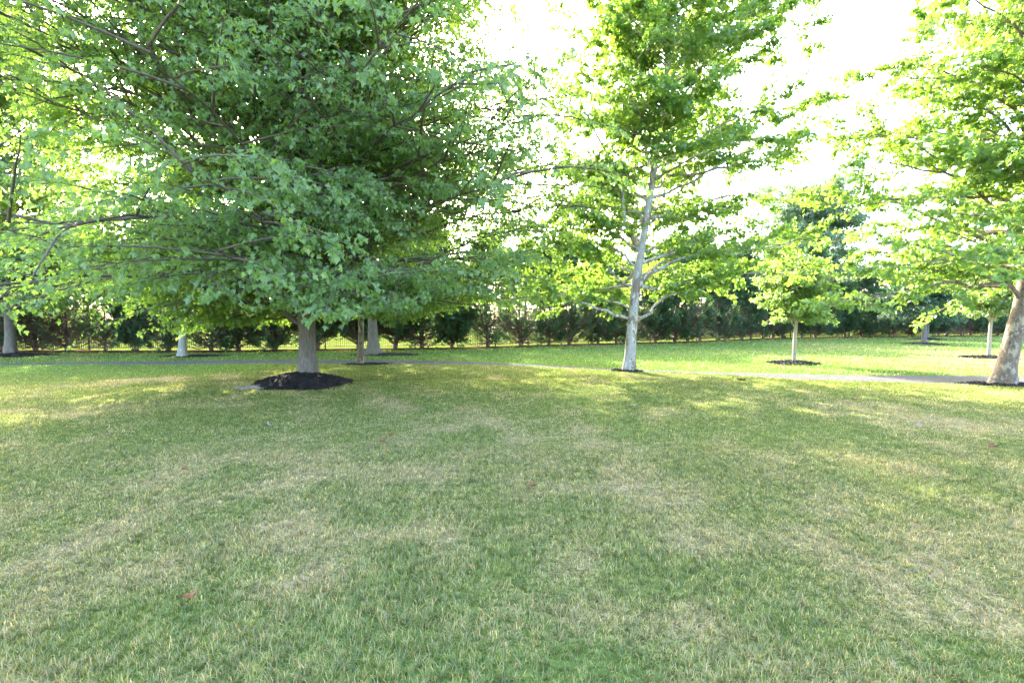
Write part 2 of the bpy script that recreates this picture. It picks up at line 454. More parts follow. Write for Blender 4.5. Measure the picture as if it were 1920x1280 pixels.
# ------------------------------------------------------------------ trees
def leaf_template(kind):
    if kind == 'maple':
        o = [(0, 0), (.30, -.06), (.26, .16), (.56, .34), (.30, .46), (.20, .62), (0, 1.0)]
    elif kind == 'sycamore':
        o = [(0, 0), (.34, .0), (.40, .22), (.56, .46), (.28, .52), (.22, .74), (0, .95)]
    elif kind == 'oval':
        o = [(0, 0), (.24, .22), (.30, .5), (.18, .8), (0, 1.0)]
    elif kind == 'quad':
        o = [(0, 0), (.33, .40), (0, 1.0)]
    elif kind == 'spray':
        o = [(0, 0), (.20, .25), (.08, .42), (.24, .62), (.06, .72), (0, 1.05)]
    o = np.array(o)
    right = o; left = o[1:-1][::-1] * [-1, 1]
    P = np.vstack([right, left])
    n = len(P); k = len(o)
    fold = np.abs(P[:, 0]) * .38
    droop = -.16 * P[:, 1] ** 2
    V = np.column_stack([P[:, 0], P[:, 1], fold + droop])
    # two polygons, split along the midrib -> strips
    r = list(range(k)); l = [0] + list(range(n - 1, k - 1, -1)) + [k - 1]
    faces = []
    # zig-zag fan from base for each half
    for s, flip in ((r, False), (l, True)):
        for a in range(1, len(s) - 1):
            f = (s[0], s[a], s[a + 1])
            faces.append(f[::-1] if flip else f)
    return V, np.array(faces)

def leaves(pos, tip, size, kind, rng, roll=1.0, up=None):
    """pos [n,3] attachment, tip [n,3] unit direction of leaf axis"""
    T, F = leaf_template(kind)
    n = len(pos)
    tip = tip / (np.linalg.norm(tip, axis=1, keepdims=True) + 1e-9)
    ref = np.tile([0, 0, 1.], (n, 1)) + rng.standard_normal((n, 3)) * roll if up is None else up + rng.standard_normal((n, 3)) * roll
    side = np.cross(tip, ref); side /= np.linalg.norm(side, axis=1, keepdims=True) + 1e-9
    nor = np.cross(side, tip)
    s = np.asarray(size).reshape(-1, 1, 1)
    V = pos[:, None] + s * (T[None, :, 0:1] * side[:, None] + T[None, :, 1:2] * tip[:, None] + T[None, :, 2:3] * nor[:, None])
    Fi = (F[None] + (np.arange(n) * len(T))[:, None, None]).reshape(-1, 3)
    clump = rng.random(n)
    return V.reshape(-1, 3), Fi, len(T)

def unit(v): return v / (np.linalg.norm(v, axis=-1, keepdims=True) + 1e-9)

def interp_poly(P, t):
    """P [T,K,3]; t [T,m] in 0..1 -> [T,m,3], tangent"""
    K = P.shape[1]; u = np.clip(t, 0, .9999) * (K - 1); i = u.astype(int); f = (u - i)[..., None]
    r = np.arange(len(P))[:, None]
    a = P[r, i]; b = P[r, i + 1]
    return a * (1 - f) + b * f, unit(b - a)

def make_tree(name, loc, label, cat, trunk, limbs_spec, env, seed, leaf, mats, group=None,
              manual=(), nsec=10, ntw=7, nlf=8, lsize=.11, droop=.6, roll=.6, sec_len=(.34, .16), twig=(.30, .6),
              trunk_sides=20, flare=.5, leaf_drop=0, crown_name='crown', min_sec=.25, sec_up=.15, clumpy=.35, top_limbs=True, tlow=0., lobes=5, zexp=.9, elow=8, zmin=0., elexp=1.2, rmin=.72, tbias=1., rmax=1.06, wood=1., front_open=0.):
    """trunk: list of (x,y,z,r). limbs_spec: (n, z0, z1). env(z,az)->radius"""
    rng = np.random.default_rng(seed)
    root = empty(name, loc)
    tag(root, label, cat, group)
    tr = np.array(trunk, float)
    K = 26
    tp = resample(tr, K)
    P, R = tp[:, :3], tp[:, 3]
    # trunk mesh with flare and lobes
    a = np.arange(trunk_sides) / trunk_sides * 2 * math.pi
    hgt = P[:, 2]
    zs = np.concatenate([[-.10, 0, .04, .09, .16, .26, .4], np.linspace(.6, hgt[-1], 40)])
    cx = np.interp(zs, hgt, P[:, 0]); cy = np.interp(zs, hgt, P[:, 1]); rr = np.interp(zs, hgt, R)
    fl = 1 + flare * np.exp(-np.maximum(zs, 0) / (.45 * tr[0, 3] / .2 * .5 + .02))
    lob = 1 + (fl[:, None] - 1) * .55 * np.sin(a * lobes + seed)[None] + .035 * np.sin(a * 3 + zs[:, None] * 1.7 + seed) + .02 * rng.standard_normal((len(zs), trunk_sides))
    rad_ = rr[:, None] * fl[:, None] * lob
    V = np.stack([cx[:, None] + rad_ * np.cos(a), cy[:, None] + rad_ * np.sin(a), np.repeat(zs[:, None], trunk_sides, 1)], -1)
    ii = np.arange(V.shape[0] * trunk_sides).reshape(-1, trunk_sides); jj = np.roll(ii, -1, 1)
    mesh_obj('trunk', V.reshape(-1, 3), [np.stack([ii[:-1], jj[:-1], jj[1:], ii[1:]], -1).reshape(-1, 4)], mats[0], root, smooth=True)

    def tpos(z):
        return np.array([np.interp(z, hgt, P[:, 0]), np.interp(z, hgt, P[:, 1]), z]), float(np.interp(z, hgt, R))
    KL = 12
    LP, LR, LT = [], [], []
    for m in manual:       # polylines: [(x,y,z)...], r0, start fraction of side branches
        q = resample(np.array(m[0]), KL); q[1:-1] += rng.standard_normal((KL - 2, 3)) * .02
        r0 = m[1]; r = r0 * (1 - np.linspace(0, 1, KL)) ** .8 * .88 + .006
        V1, F1 = tubes(q[None], r[None], 10)
        mesh_obj('limb', V1, F1, mats[0], root, smooth=True)
        LP.append(q); LR.append(r); LT.append(m[2])
    nman = len(LP)
    n, z0, z1 = limbs_spec
    ga = 2.39996
    for i in range(n):
        f = (i + rng.random() * .7) / n
        z = z0 + (z1 - z0) * f ** zexp
        az = i * ga + rng.normal() * .35
        if z < front_open and math.sin(az) < -.25: continue
        p, rt = tpos(z)
        el = rad(elow + (58 - elow) * f ** elexp + rng.normal() * 7)
        Rr = env(z, az)
        for _ in range(2): Rr = env(z + Rr * math.tan(el) * .8, az)
        Rr *= rng.uniform(rmin, rmax)
        rise = min(Rr * math.tan(el), 4.5)
        e = np.array([p[0] + math.cos(az) * Rr, p[1] + math.sin(az) * Rr, z + rise])
        mid = p * .45 + e * .55 + np.array([rng.normal() * .15, rng.normal() * .15, rise * .12 + Rr * .05])
        m1 = p * .8 + e * .2 + np.array([rng.normal() * .06, rng.normal() * .06, rise * .08])
        q = resample(np.array([p, m1, mid, e]), KL); q[2:] += np.cumsum(rng.standard_normal((KL - 2, 3)) * .022 * Rr / 2, 0)
        r0 = min(rt * .5, .014 + .011 * np.hypot(Rr, rise)) * wood
        LP.append(q); LR.append(r0 * (1 - np.linspace(0, 1, KL)) ** .85 * .9 + .005); LT.append(tlow if tlow else .22)
    # leader top acts as a limb
    if top_limbs:
        q = resample(P[-7:], KL); LP.append(q); LR.append(np.full(KL, .01)); LT.append(.0)
    LP = np.array(LP); LR = np.array(LR); LT = np.array(LT)
    nl = len(LP)
    Llen = np.linalg.norm(LP[:, -1] - LP[:, 0], axis=1)
    # secondaries
    t = LT[:, None] + (1 - LT[:, None]) * ((np.arange(nsec)[None] + rng.random((nl, nsec))) / nsec) ** tbias
    sp, st = interp_poly(LP, t)
    sidev = unit(np.cross(st, [0, 0, 1.]) + 1e-6)
    sgn = np.where(np.arange(nsec) % 2 == 0, 1., -1.)[None, :, None]
    fwd = rng.uniform(.35, 1.1, (nl, nsec, 1))
    sd_ = unit(st * fwd + sidev * sgn * rng.uniform(.5, 1.1, (nl, nsec, 1)) + rng.standard_normal((nl, nsec, 3)) * .25 + [0, 0, sec_up])
    sl = (Llen[:, None] * (sec_len[0] + (sec_len[1] - sec_len[0]) * t) + .15) * rng.uniform(.65, 1.25, (nl, nsec))
    sl = np.maximum(sl, min_sec)
    KS = 6
    u = np.linspace(0, 1, KS)[None, None, :, None]
    bend = np.array([0, 0, -.18 * droop]) * u ** 2
    SP = sp[:, :, None] + (sd_[:, :, None] * u + bend) * sl[:, :, None, None]
    SP[:, :, 1:] += np.cumsum(rng.standard_normal((nl, nsec, KS - 1, 3)) * .018, 2)
    if zmin: zm = zmin(SP[..., 0]); SP[..., 2] = np.where(SP[..., 2] < zm, zm + (SP[..., 2] - zm) * .15, SP[..., 2])
    SP = SP.reshape(-1, KS, 3); sl = sl.reshape(-1); sdf = sd_.reshape(-1, 3)
    SR = (.004 + .008 * sl[:, None] * (1 - np.linspace(0, 1, KS))[None])
    # twigs
    t2 = .18 + .82 * (np.arange(ntw)[None] + rng.random((len(SP), ntw))) / ntw
    wp, wt = interp_poly(SP, t2)
    s2 = unit(np.cross(wt, [0, 0, 1.]) + 1e-6)
    sg = np.where(rng.random((len(SP), ntw, 1)) < .5, 1., -1.)
    wd = unit(wt * rng.uniform(.5, 1.3, wt.shape[:2] + (1,)) + s2 * sg * rng.uniform(.3, 1.0, wt.shape[:2] + (1,)) + rng.standard_normal(wt.shape) * .3)
    wl = rng.uniform(twig[0], twig[1], wt.shape[:2]) * np.clip(.6 + .4 * sl[:, None], .5, 1.15)
    KW = 3
    u = np.linspace(0, 1, KW)[None, None, :, None]
    WP = wp[:, :, None] + (wd[:, :, None] * u + np.array([0, 0, -.22 * droop]) * u ** 2) * wl[:, :, None, None]
    WP = WP.reshape(-1, KW, 3)
    if zmin: zm = zmin(WP[..., 0]) - .15; WP[..., 2] = np.where(WP[..., 2] < zm, zm + (WP[..., 2] - zm) * .2, WP[..., 2])
    mb = MB()
    mb.add(*tubes(LP[nman:], LR[nman:], 7))
    mb.add(*tubes(SP, SR, 4))
    mb.add(*tubes(WP, np.tile([.0035, .0025, .0012], (len(WP), 1)) * 1.2, 3))
    mb.build('branches', mats[1] if len(mats) > 2 else mats[0], root, smooth=True)
    # leaves
    clump = rng.random(len(WP))
    nper = nlf
    t3 = .1 + .9 * (np.arange(nper)[None] + rng.random((len(WP), nper))) / nper
    lp, lt = interp_poly(WP, t3)
    keep = rng.random((len(WP), nper)) < (1 - clumpy * (clump[:, None] < .4))
    out = unit(lt + rng.standard_normal(lt.shape) * .75 + np.array([0, 0, -1.]) * droop)
    pet = out * (.25 * lsize) + rng.standard_normal(lt.shape) * .02
    pos = (lp + pet)[keep]; tip = out[keep]
    rn = (clump[:, None] * .45 + rng.random((len(WP), nper)) * .55)[keep]
    sz = lsize * rng.uniform(.65, 1.25, len(pos))
    # leaf face follows the light: normal up & outwards
    ctr = np.array([0, 0, 0.]); rad3 = pos - [P[:, 0].mean(), P[:, 1].mean(), 0]; rad3[:, 2] = 0
    up = np.array([0, 0, 1.]) + unit(rad3) * .5
    V, Fi, nv = leaves(pos, tip, sz, leaf, rng, roll, up)
    nf = len(Fi) // len(pos)
    mesh_obj(crown_name, V, [Fi], mats[-1], root, attrs={'rnd': ('FACE', np.repeat(rn, nf))})
    return root

def prof(zs, rs):
    zs = np.array(zs, float); rs = np.array(rs, float)
    return lambda z: float(np.interp(z, zs, rs))

def at(x, y): return (x, y, float(H(x, y)))

# --- A: the big maple
def gpz(px, y, py=None):
    """x (and z) of a pixel at depth y"""
    u = (px - 960) / 960.
    r = [u * y]
    if py is not None:
        v = (640 - py) / 960.; r.append(CAM_H + y * (v * math.cos(PITCH) - math.sin(PITCH)) / (math.cos(PITCH) + v * math.sin(PITCH)))
    return r
AX, AY = -5.13, 12.8
def relA(px, py, y=0.): x, z = gpz(px, AY + y, py); return (x - AX, y, z)
pr = prof([0, 1.6, 2.2, 3.2, 5, 7, 9, 11, 13, 14], [4.4, 5.6, 6.4, 6.8, 6.6, 6.2, 5.8, 5.0, 3.2, .6])
envA = lambda z, az: pr(z) * (1 + .06 * math.sin(az * 3 + 1) + .05 * math.sin(az * 5) + .13 * max(0, math.cos(az)) ** 3 * (z < 5.5) - .25 * max(0, math.sin(az)) * max(0, -math.cos(az)))
mulch_ring(AX - .08, AY - .1, 1.17, 1.22, .29, 'black mulch mound around the foot of the big maple at left', 3, chips=2600)
make_tree('maple_tree', at(AX, AY), 'big dense dark green maple whose grey trunk stands in the black mulch mound', 'tree',
          [(0, 0, 0, .235), (0, 0, 1.0, .20), (0, 0, 1.8, .21), (.02, 0, 2.6, .16), (0, .1, 5, .12), (.1, 0, 8, .08), (.05, 0, 11, .045), (.0, 0, 13.4, .012)],
          (300, 1.75, 12.4), envA, 5, 'maple', (M['bark_maple'], M['bark_mid'], M['maple_leaf']),
          manual=[([(-.08, 0, 1.50), relA(548, 600), relA(528, 575), relA(514, 545), relA(512, 490), relA(500, 400), relA(520, 300), relA(505, 150)], .085, .3),
                  ([relA(515, 556), relA(490, 547, -.1), relA(460, 545, -.3), relA(400, 575, -.6), relA(330, 560, -1.0)], .04, .35),
                  ([relA(520, 565), relA(470, 572, .3), relA(440, 580, .6), relA(380, 560, 1.0), relA(250, 540, 1.4)], .038, .35),
                  ([(.05, 0, 1.75), relA(640, 578, .2), relA(700, 570, .5), relA(790, 545, .9)], .05, .35),
                  ([(.0, -.1, 1.9), relA(600, 540, -1.2), relA(640, 510, -2.4), relA(700, 520, -4.0)], .05, .3),
                  ([(-.0, -.1, 2.1), relA(540, 520, -1.5), relA(470, 480, -3.0), relA(380, 520, -4.6)], .05, .3),
                  ([(.05, 0, 2.2), relA(680, 545, .1), relA(780, 505, .1), relA(880, 455, 0), relA(985, 425, -.2)], .055, .3),
                  ([(.05, 0, 2.1), relA(680, 560, -.4), relA(780, 535, -.9), relA(870, 520, -1.3), relA(950, 515, -1.5)], .045, .3),
                  ([(.05, 0, 3.4), relA(660, 460, .1), relA(760, 380, .2), relA(860, 320, 0), relA(950, 300, -.2)], .055, .3),
                  ([(.05, 0, 2.6), relA(640, 500, .1), relA(750, 430, .2), relA(830, 380, 0), relA(960, 330, -.4)], .06, .3)],
          nsec=14, ntw=9, nlf=11, lsize=.087, droop=1.0, roll=.55, sec_len=(.40, .32), trunk_sides=28, flare=.35, zexp=1.2, elow=2, elexp=.75, rmin=.5, rmax=.98, tbias=.72, wood=.72, zmin=lambda x: 1.72 + .085 * x + .16 * np.sin(x * 1.9) + .08 * np.sin(x * 4.7) + .32 * np.exp(-((x + .5) / 1.1) ** 2))

# --- B: the pale sycamore
BX, BY = 3.34, 14.6
def relB(px, py, y=0.): x, z = gpz(px, BY + y, py); return (x - BX, y, z - float(H(BX, BY)))
prB = prof([0, 1.8, 2.6, 4, 5.5, 8, 10, 12, 13.5], [2.6, 3.6, 4.4, 4.2, 4.0, 3.4, 2.6, 1.8, .6])
envB = lambda z, az: prB(z) * (1 + .18 * math.cos(az) + .10 * math.sin(az * 3 + 2) + .07 * math.sin(az * 5 + z))
mulch_ring(BX - .05, BY - .02, .40, .32, .03, 'thin dark mulch patch at the foot of the pale sycamore beside the path', 8, chips=350)
make_tree('sycamore_tree', at(BX, BY), 'airy bright green sycamore with a pale trunk and bare lower limbs, in the centre right', 'tree',
          [(0, 0, 0, .17), (.06, 0, .9, .145), (.12, 0, 1.7, .14), (.2, 0, 2.6, .125), (.33, 0, 3.5, .105), (.5, 0, 4.6, .10), (.8, .1, 6.5, .075), (1.0, 0, 9, .05), (.9, 0, 11.5, .028), (.9, 0, 13.2, .01)],
          (92, 2.35, 12.3), envB, 21, 'sycamore', (M['bark_syc'], M['bark_syc'], M['syc_leaf']),
          manual=[([relB(1180, 597), relB(1150, 588), relB(1115, 575), relB(1075, 561), relB(1040, 545, .2), relB(990, 520, .4)], .048, .45),
                  ([relB(1180, 580, .05), relB(1168, 570, .1), relB(1150, 566, .3), relB(1110, 560, .7), relB(1040, 500, 1.2)], .035, .4),
                  ([relB(1193, 600), relB(1215, 590), relB(1228, 572), relB(1255, 552), relB(1300, 546, -.2), relB(1360, 525, -.6)], .048, .45),
                  ([relB(1195, 538), relB(1225, 510), relB(1270, 488, -.2), relB(1340, 474, -.5), relB(1430, 466, -.9), relB(1520, 440, -1.2)], .065, .35),
                  ([relB(1195, 534, .05), relB(1222, 503, .2), relB(1255, 487, .4), relB(1310, 480, .8), relB(1390, 500, 1.2)], .045, .35),
                  ([relB(1180, 538), relB(1165, 528), relB(1145, 508, .1), relB(1110, 480, .2), relB(1050, 470, .2)], .035, .35),
                  ([relB(1195, 470), relB(1180, 440), relB(1168, 405), relB(1165, 360), relB(1130, 280, .1), relB(1080, 170, .2), relB(1070, 60, .2)], .07, .3),
                  ([relB(1190, 500), relB(1150, 468, .2), relB(1090, 450, .4), relB(1000, 455, .5)], .04, .25),
                  ([relB(1190, 515), relB(1150, 495, 1.2), relB(1120, 520, 2.4), relB(1090, 530, 3.6)], .04, .25),
                  ([relB(1195, 520), relB(1240, 505, 1.2), relB(1290, 520, 2.4), relB(1340, 525, 3.6)], .04, .25),
                  ([relB(1178, 436), relB(1150, 425, -.1), relB(1110, 400, -.4), relB(1050, 370, -.8)], .03, .3),
                  ([relB(1213, 410), relB(1240, 405, .1), relB(1290, 410, .3), relB(1380, 380, .4)], .035, .3),
                  ([relB(1240, 300), relB(1310, 260), relB(1400, 230, -.1), relB(1520, 200, -.2)], .045, .25),
                  ([relB(1245, 330), relB(1330, 320, -.3), relB(1420, 300, -.6), relB(1480, 270, -.7)], .04, .25),
                  ([relB(1250, 160), relB(1330, 110), relB(1400, 60), relB(1460, 0)], .04, .2)],
          nsec=10, ntw=9, nlf=13, lsize=.105, droop=.25, roll=.75, sec_len=(.33, .16), twig=(.25, .5), flare=.3, clumpy=.45, elow=1, zexp=1.1, front_open=4.6)

# --- C: right sycamore, leaning right
CX, CY = 12.12, 12.6
def relC(px, py, y=0.): x, z = gpz(px, CY + y, py); return (x - CX, y, z - float(H(CX, CY)))
prC = prof([0, 1.5, 2.4, 3.6, 5.5, 8, 10, 12, 13.5], [3.6, 5.0, 5.4, 4.7, 3.9, 3.9, 3.3, 2.2, .6])
envC = lambda z, az: prC(z) * (1 + .10 * math.sin(az * 3 + 0.4) + .07 * math.sin(az * 5 + z))
mulch_ring(CX + .1, CY - .02, 1.05, .55, .05, 'dark mulch and surface roots at the foot of the leaning mottled sycamore', 9, chips=600)
make_tree('sycamore_tree', at(CX, CY), 'leaning sycamore with a mottled brown trunk at the right edge', 'tree',
          [(0, 0, 0, .23), (.10, 0, .6, .195), (.24, 0, 1.3, .18), (.42, 0, 2.1, .175), (.55, 0, 3., .16), (.75, 0, 5, .12), (1.0, 0, 8, .08), (1.0, 0, 11, .04), (1.0, 0, 13.2, .012)],
          (92, 2.3, 12.3), envC, 33, 'sycamore', (M['bark_syc2'], M['bark_syc2'], M['syc_leaf']),
          manual=[([(.38, 0, 2.0), relC(1900, 545), relC(1870, 530), relC(1820, 538, -.1), relC(1780, 528, -.2), relC(1700, 545, -.4), relC(1600, 565, -.6), relC(1540, 575, -.7)], .06, .35),
                  ([(.42, 0, 2.3), relC(1900, 505, .1), relC(1830, 503, .3), relC(1740, 490, .6), relC(1620, 470, .9)], .06, .3),
                  ([(.5, 0, 3.2), relC(1880, 380), relC(1800, 370), relC(1700, 372, -.1), relC(1590, 375, -.2)], .06, .3),
                  ([(.6, 0, 4.6), relC(1880, 290, .1), relC(1800, 300, .2), relC(1740, 295, .2), relC(1690, 250, .2)], .04, .25),
                  ([(.65, 0, 5.2), relC(1890, 215), relC(1820, 160), relC(1760, 140), relC(1680, 95)], .05, .25),
                  ([(.45, -.1, 2.5), relC(1880, 470, -1.2), relC(1800, 470, -2.4), relC(1740, 500, -3.4)], .05, .3)],
          nsec=10, ntw=9, nlf=13, lsize=.105, droop=.25, roll=.75, sec_len=(.33, .16), twig=(.25, .5), flare=.5, clumpy=.5, lobes=4, elow=6, zexp=1.05, front_open=3.0)

# --- D..G: trees behind the big maple
x, y = gp(20, 667)
mulch_ring(x + .2, y - .1, 1.5, 1.1, .12, 'dark mulch ring under the grey trunk at the far left', 12, chips=900)
prD = prof([0, 1.4, 2.4, 5, 8, 11, 14], [3.9, 5.0, 5.5, 5.4, 4.8, 3.6, .6])
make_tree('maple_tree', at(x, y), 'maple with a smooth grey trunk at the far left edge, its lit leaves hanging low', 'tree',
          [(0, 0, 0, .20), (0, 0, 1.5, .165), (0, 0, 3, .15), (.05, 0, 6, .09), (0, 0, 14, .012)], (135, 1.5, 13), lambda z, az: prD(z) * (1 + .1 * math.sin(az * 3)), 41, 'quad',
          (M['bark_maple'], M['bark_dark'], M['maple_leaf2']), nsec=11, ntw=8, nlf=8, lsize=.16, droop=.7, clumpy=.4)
x, y = gp(343, 669)
mulch_ring(x + .25, y + .25, 1.3, .7, .05, 'low dark mulch patch under the white-barked trunk left of the big maple', 13, chips=500)
prE = prof([0, 2.2, 3.2, 5.5, 7.2, 8.6], [2.0, 2.7, 3.0, 2.6, 1.6, .4])
make_tree('sycamore_tree', at(x, y), 'sycamore with a chalky white trunk left of the big maple beyond the path', 'tree',
          [(-.03, 0, 0, .155), (0, 0, 1.0, .14), (.05, 0, 2.2, .12), (.05, 0, 4.5, .08), (0, 0, 8.4, .012)], (26, 2.1, 7.8), lambda z, az: prE(z) * .8 * (1 + .12 * math.sin(az * 3 + 1)), 42, 'quad',
          (M['bark_white'], M['bark_syc'], M['syc_leaf']), nsec=9, ntw=7, nlf=7, lsize=.16, droop=.3, clumpy=.5)
x, y = gp(676, 683)
mulch_ring(x + .25, y, .75, .35, .03, 'small dark mulch patch under the slender trunk on the near side of the path', 14, chips=250)
make_tree('sycamore_tree', at(x, y), 'slender brownish trunk on the near edge of the path just right of the big maple', 'tree',
          [(0, 0, 0, .125), (.03, 0, 1.0, .10), (.03, 0, 2.2, .09), (0, 0, 5, .06), (0, 0, 9, .01)], (26, 2.3, 8.4), lambda z, az: prE(z) * .9, 43, 'quad',
          (M['bark_syc2'], M['bark_syc'], M['syc_leaf']), nsec=8, ntw=5, nlf=5, lsize=.15, droop=.3, clumpy=.5, flare=.4)
x, y = gp(699, 666)
mulch_ring(x + .6, y, 1.5, .8, .07, 'dark mulch ring beyond the path under the thick grey trunk right of the big maple', 15, chips=500)
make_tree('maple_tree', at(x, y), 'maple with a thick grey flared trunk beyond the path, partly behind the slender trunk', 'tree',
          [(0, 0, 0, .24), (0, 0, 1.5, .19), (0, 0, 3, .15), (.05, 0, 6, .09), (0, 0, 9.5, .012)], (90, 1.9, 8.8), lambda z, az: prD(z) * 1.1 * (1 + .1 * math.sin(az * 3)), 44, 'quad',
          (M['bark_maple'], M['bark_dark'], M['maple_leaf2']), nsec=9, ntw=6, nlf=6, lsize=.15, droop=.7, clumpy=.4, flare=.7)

# --- H, I saplings
def sapling(px, py, label, seed, h, rmax, mlabel, zc):
    x, y = gp(px, py)
    mulch_ring(x - .05, y - .05, .82, .95, .10, mlabel, seed, chips=1100, group=None)
    pf = prof([0, zc, zc + .4, zc + 1.0, h * .8, h], [.4, .9, rmax, rmax, rmax * .7, .12])
    man = []
    for k in range(7):
        a = k * 2.4 + seed; zz = zc - .25 + .07 * k
        rr = .45 + .06 * k
        man.append(([(0, 0, zz), (math.cos(a) * rr * .35, math.sin(a) * rr * .35, zz + .35), (math.cos(a) * rr, math.sin(a) * rr, zz + 1.0), (math.cos(a) * rr * 1.3, math.sin(a) * rr * 1.3, zz + 1.7)], .024, .3))
    return make_tree('sapling', at(x, y), label, 'young tree',
          [(0, 0, 0.06, .066), (0, 0, .8, .06), (.04, 0, zc, .055), (.05, 0, h * .6, .04), (.05, 0, h, .006)], (40, zc, h * .92), lambda z, az: pf(z) * (1 + .1 * math.sin(az * 3 + seed)),
          seed, 'oval', (M['bark_sap'], M['bark_sap'], M['pear_leaf']), manual=man, nsec=9, ntw=7, nlf=9, lsize=.095, droop=.2, roll=1.0,
          sec_len=(.35, .2), twig=(.14, .28), min_sec=.15, flare=.35, clumpy=.45)
sapling(1489, 681, 'young tree with a thin straight trunk in the mulch ring right of the pale sycamore', 51, 3.5, 1.2, 'round dark mulch ring of the young tree between the two sycamores', 1.5)
sapling(1854, 671, 'young tree with a forked pale trunk beside the leaning sycamore', 54, 4.1, 1.4, 'round dark mulch ring just left of the leaning sycamore trunk', 1.6)

# --- J, K dark round trees at the back
def dark_tree(px, py, label, mlabel, seed, h, r, zc, rt):
    x, y = gp(px, py)
    mulch_ring(x, y - .1, 1.08, 1.3, .12, mlabel, seed, chips=500)
    pf = prof([0, zc, zc + .6, h * .6, h * .85, h], [r * .5, r * .8, r, r, r * .6, .2])
    make_tree('round_tree', at(x, y), label, 'tree', [(0, 0, 0.05, rt), (0, 0, 1.5, rt * .85), (0, 0, h * .6, rt * .5), (0, 0, h, .02)], (46, zc, h * .93),
              lambda z, az: pf(z), seed, 'quad', (M['bark_maple'], M['bark_dark'], M['dark_leaf']), nsec=9, ntw=6, nlf=7, lsize=.17, droop=.5, clumpy=.3)
dark_tree(1732, 645, 'dark round-headed tree in front of the hedge at right', 'nearer of the two dark mulch rings in line at the back right', 61, 5.2, 2.1, 1.7, .14)
dark_tree(1737, 636, 'darker round tree standing just behind the round-headed one by the hedge', 'farther of the two dark mulch rings in line at the back right', 62, 5.4, 2.9, 1.2, .16)

# --- L, M background trees
x, y = gpz(1512, 56)[0], 56.
pfL = prof([0, 3, 6, 10, 13, 14.6], [3.6, 5.2, 6.0, 5.6, 4.0, 1.0])
make_tree('broad_tree', (x, y, 0), 'tall broad grey-green tree rising beyond the hedge between the two sycamores', 'tree',
          [(0, 0, 0, .4), (0, 0, 4, .3), (0, 0, 9, .2), (0, 0, 14.3, .03)], (120, 2.6, 13.6), lambda z, az: pfL(z) * (1 + .12 * math.sin(az * 3)), 71, 'quad',
          (M['bark_dark'], M['bark_dark'], M['big_leaf']), nsec=10, ntw=7, nlf=6, lsize=.34, droop=.4, clumpy=.5, twig=(.5, .9))
x, y = gpz(985, 40)[0], 40.
pfM = prof([0, 3, 6, 9, 10.3], [.8, 1.6, 1.5, .9, .2])
make_tree('thin_tree', (x, y, 0), 'thin wispy tree showing its top in the sky gap left of the pale sycamore', 'tree',
          [(0, 0, 0, .12), (0, 0, 4, .09), (0, 0, 10.3, .01)], (34, 2.5, 9.6), lambda z, az: pfM(z), 72, 'quad',
          (M['bark_syc'], M['bark_syc'], M['big_leaf']), nsec=6, ntw=4, nlf=4, lsize=.17, droop=.1, clumpy=.5)

def far_woods():
    rng = np.random.default_rng(81)
    P = []
    for k in range(120):
        x = rng.uniform(-190, 190); y = rng.uniform(118, 150)
        if fbm(x * .03, 2.2, 6, 2) < .42: continue
        h = rng.uniform(4, 8.5); rr = rng.uniform(3, 5.5); n = 260
        q = unit(rng.standard_normal((n, 3))) * (rng.random((n, 1)) ** .4)
        P.append(q * [rr, rr, h * .55] + [x, y, h * .5])
    P = np.concatenate(P); P = P[P[:, 2] > .1]
    V, Fi, nv = leaves(P, unit(rng.standard_normal(P.shape)), rng.uniform(.7, 1.3, len(P)), 'quad', rng, 1.)
    o = mesh_obj('far_woods', V, [Fi], M['big_leaf'], attrs={'rnd': ('FACE', np.repeat(rng.random(len(P)), len(Fi) // len(P)))})
    tag(o, 'distant grey-green woods on the horizon seen through the hedge', 'woods', kind='stuff')
far_woods()

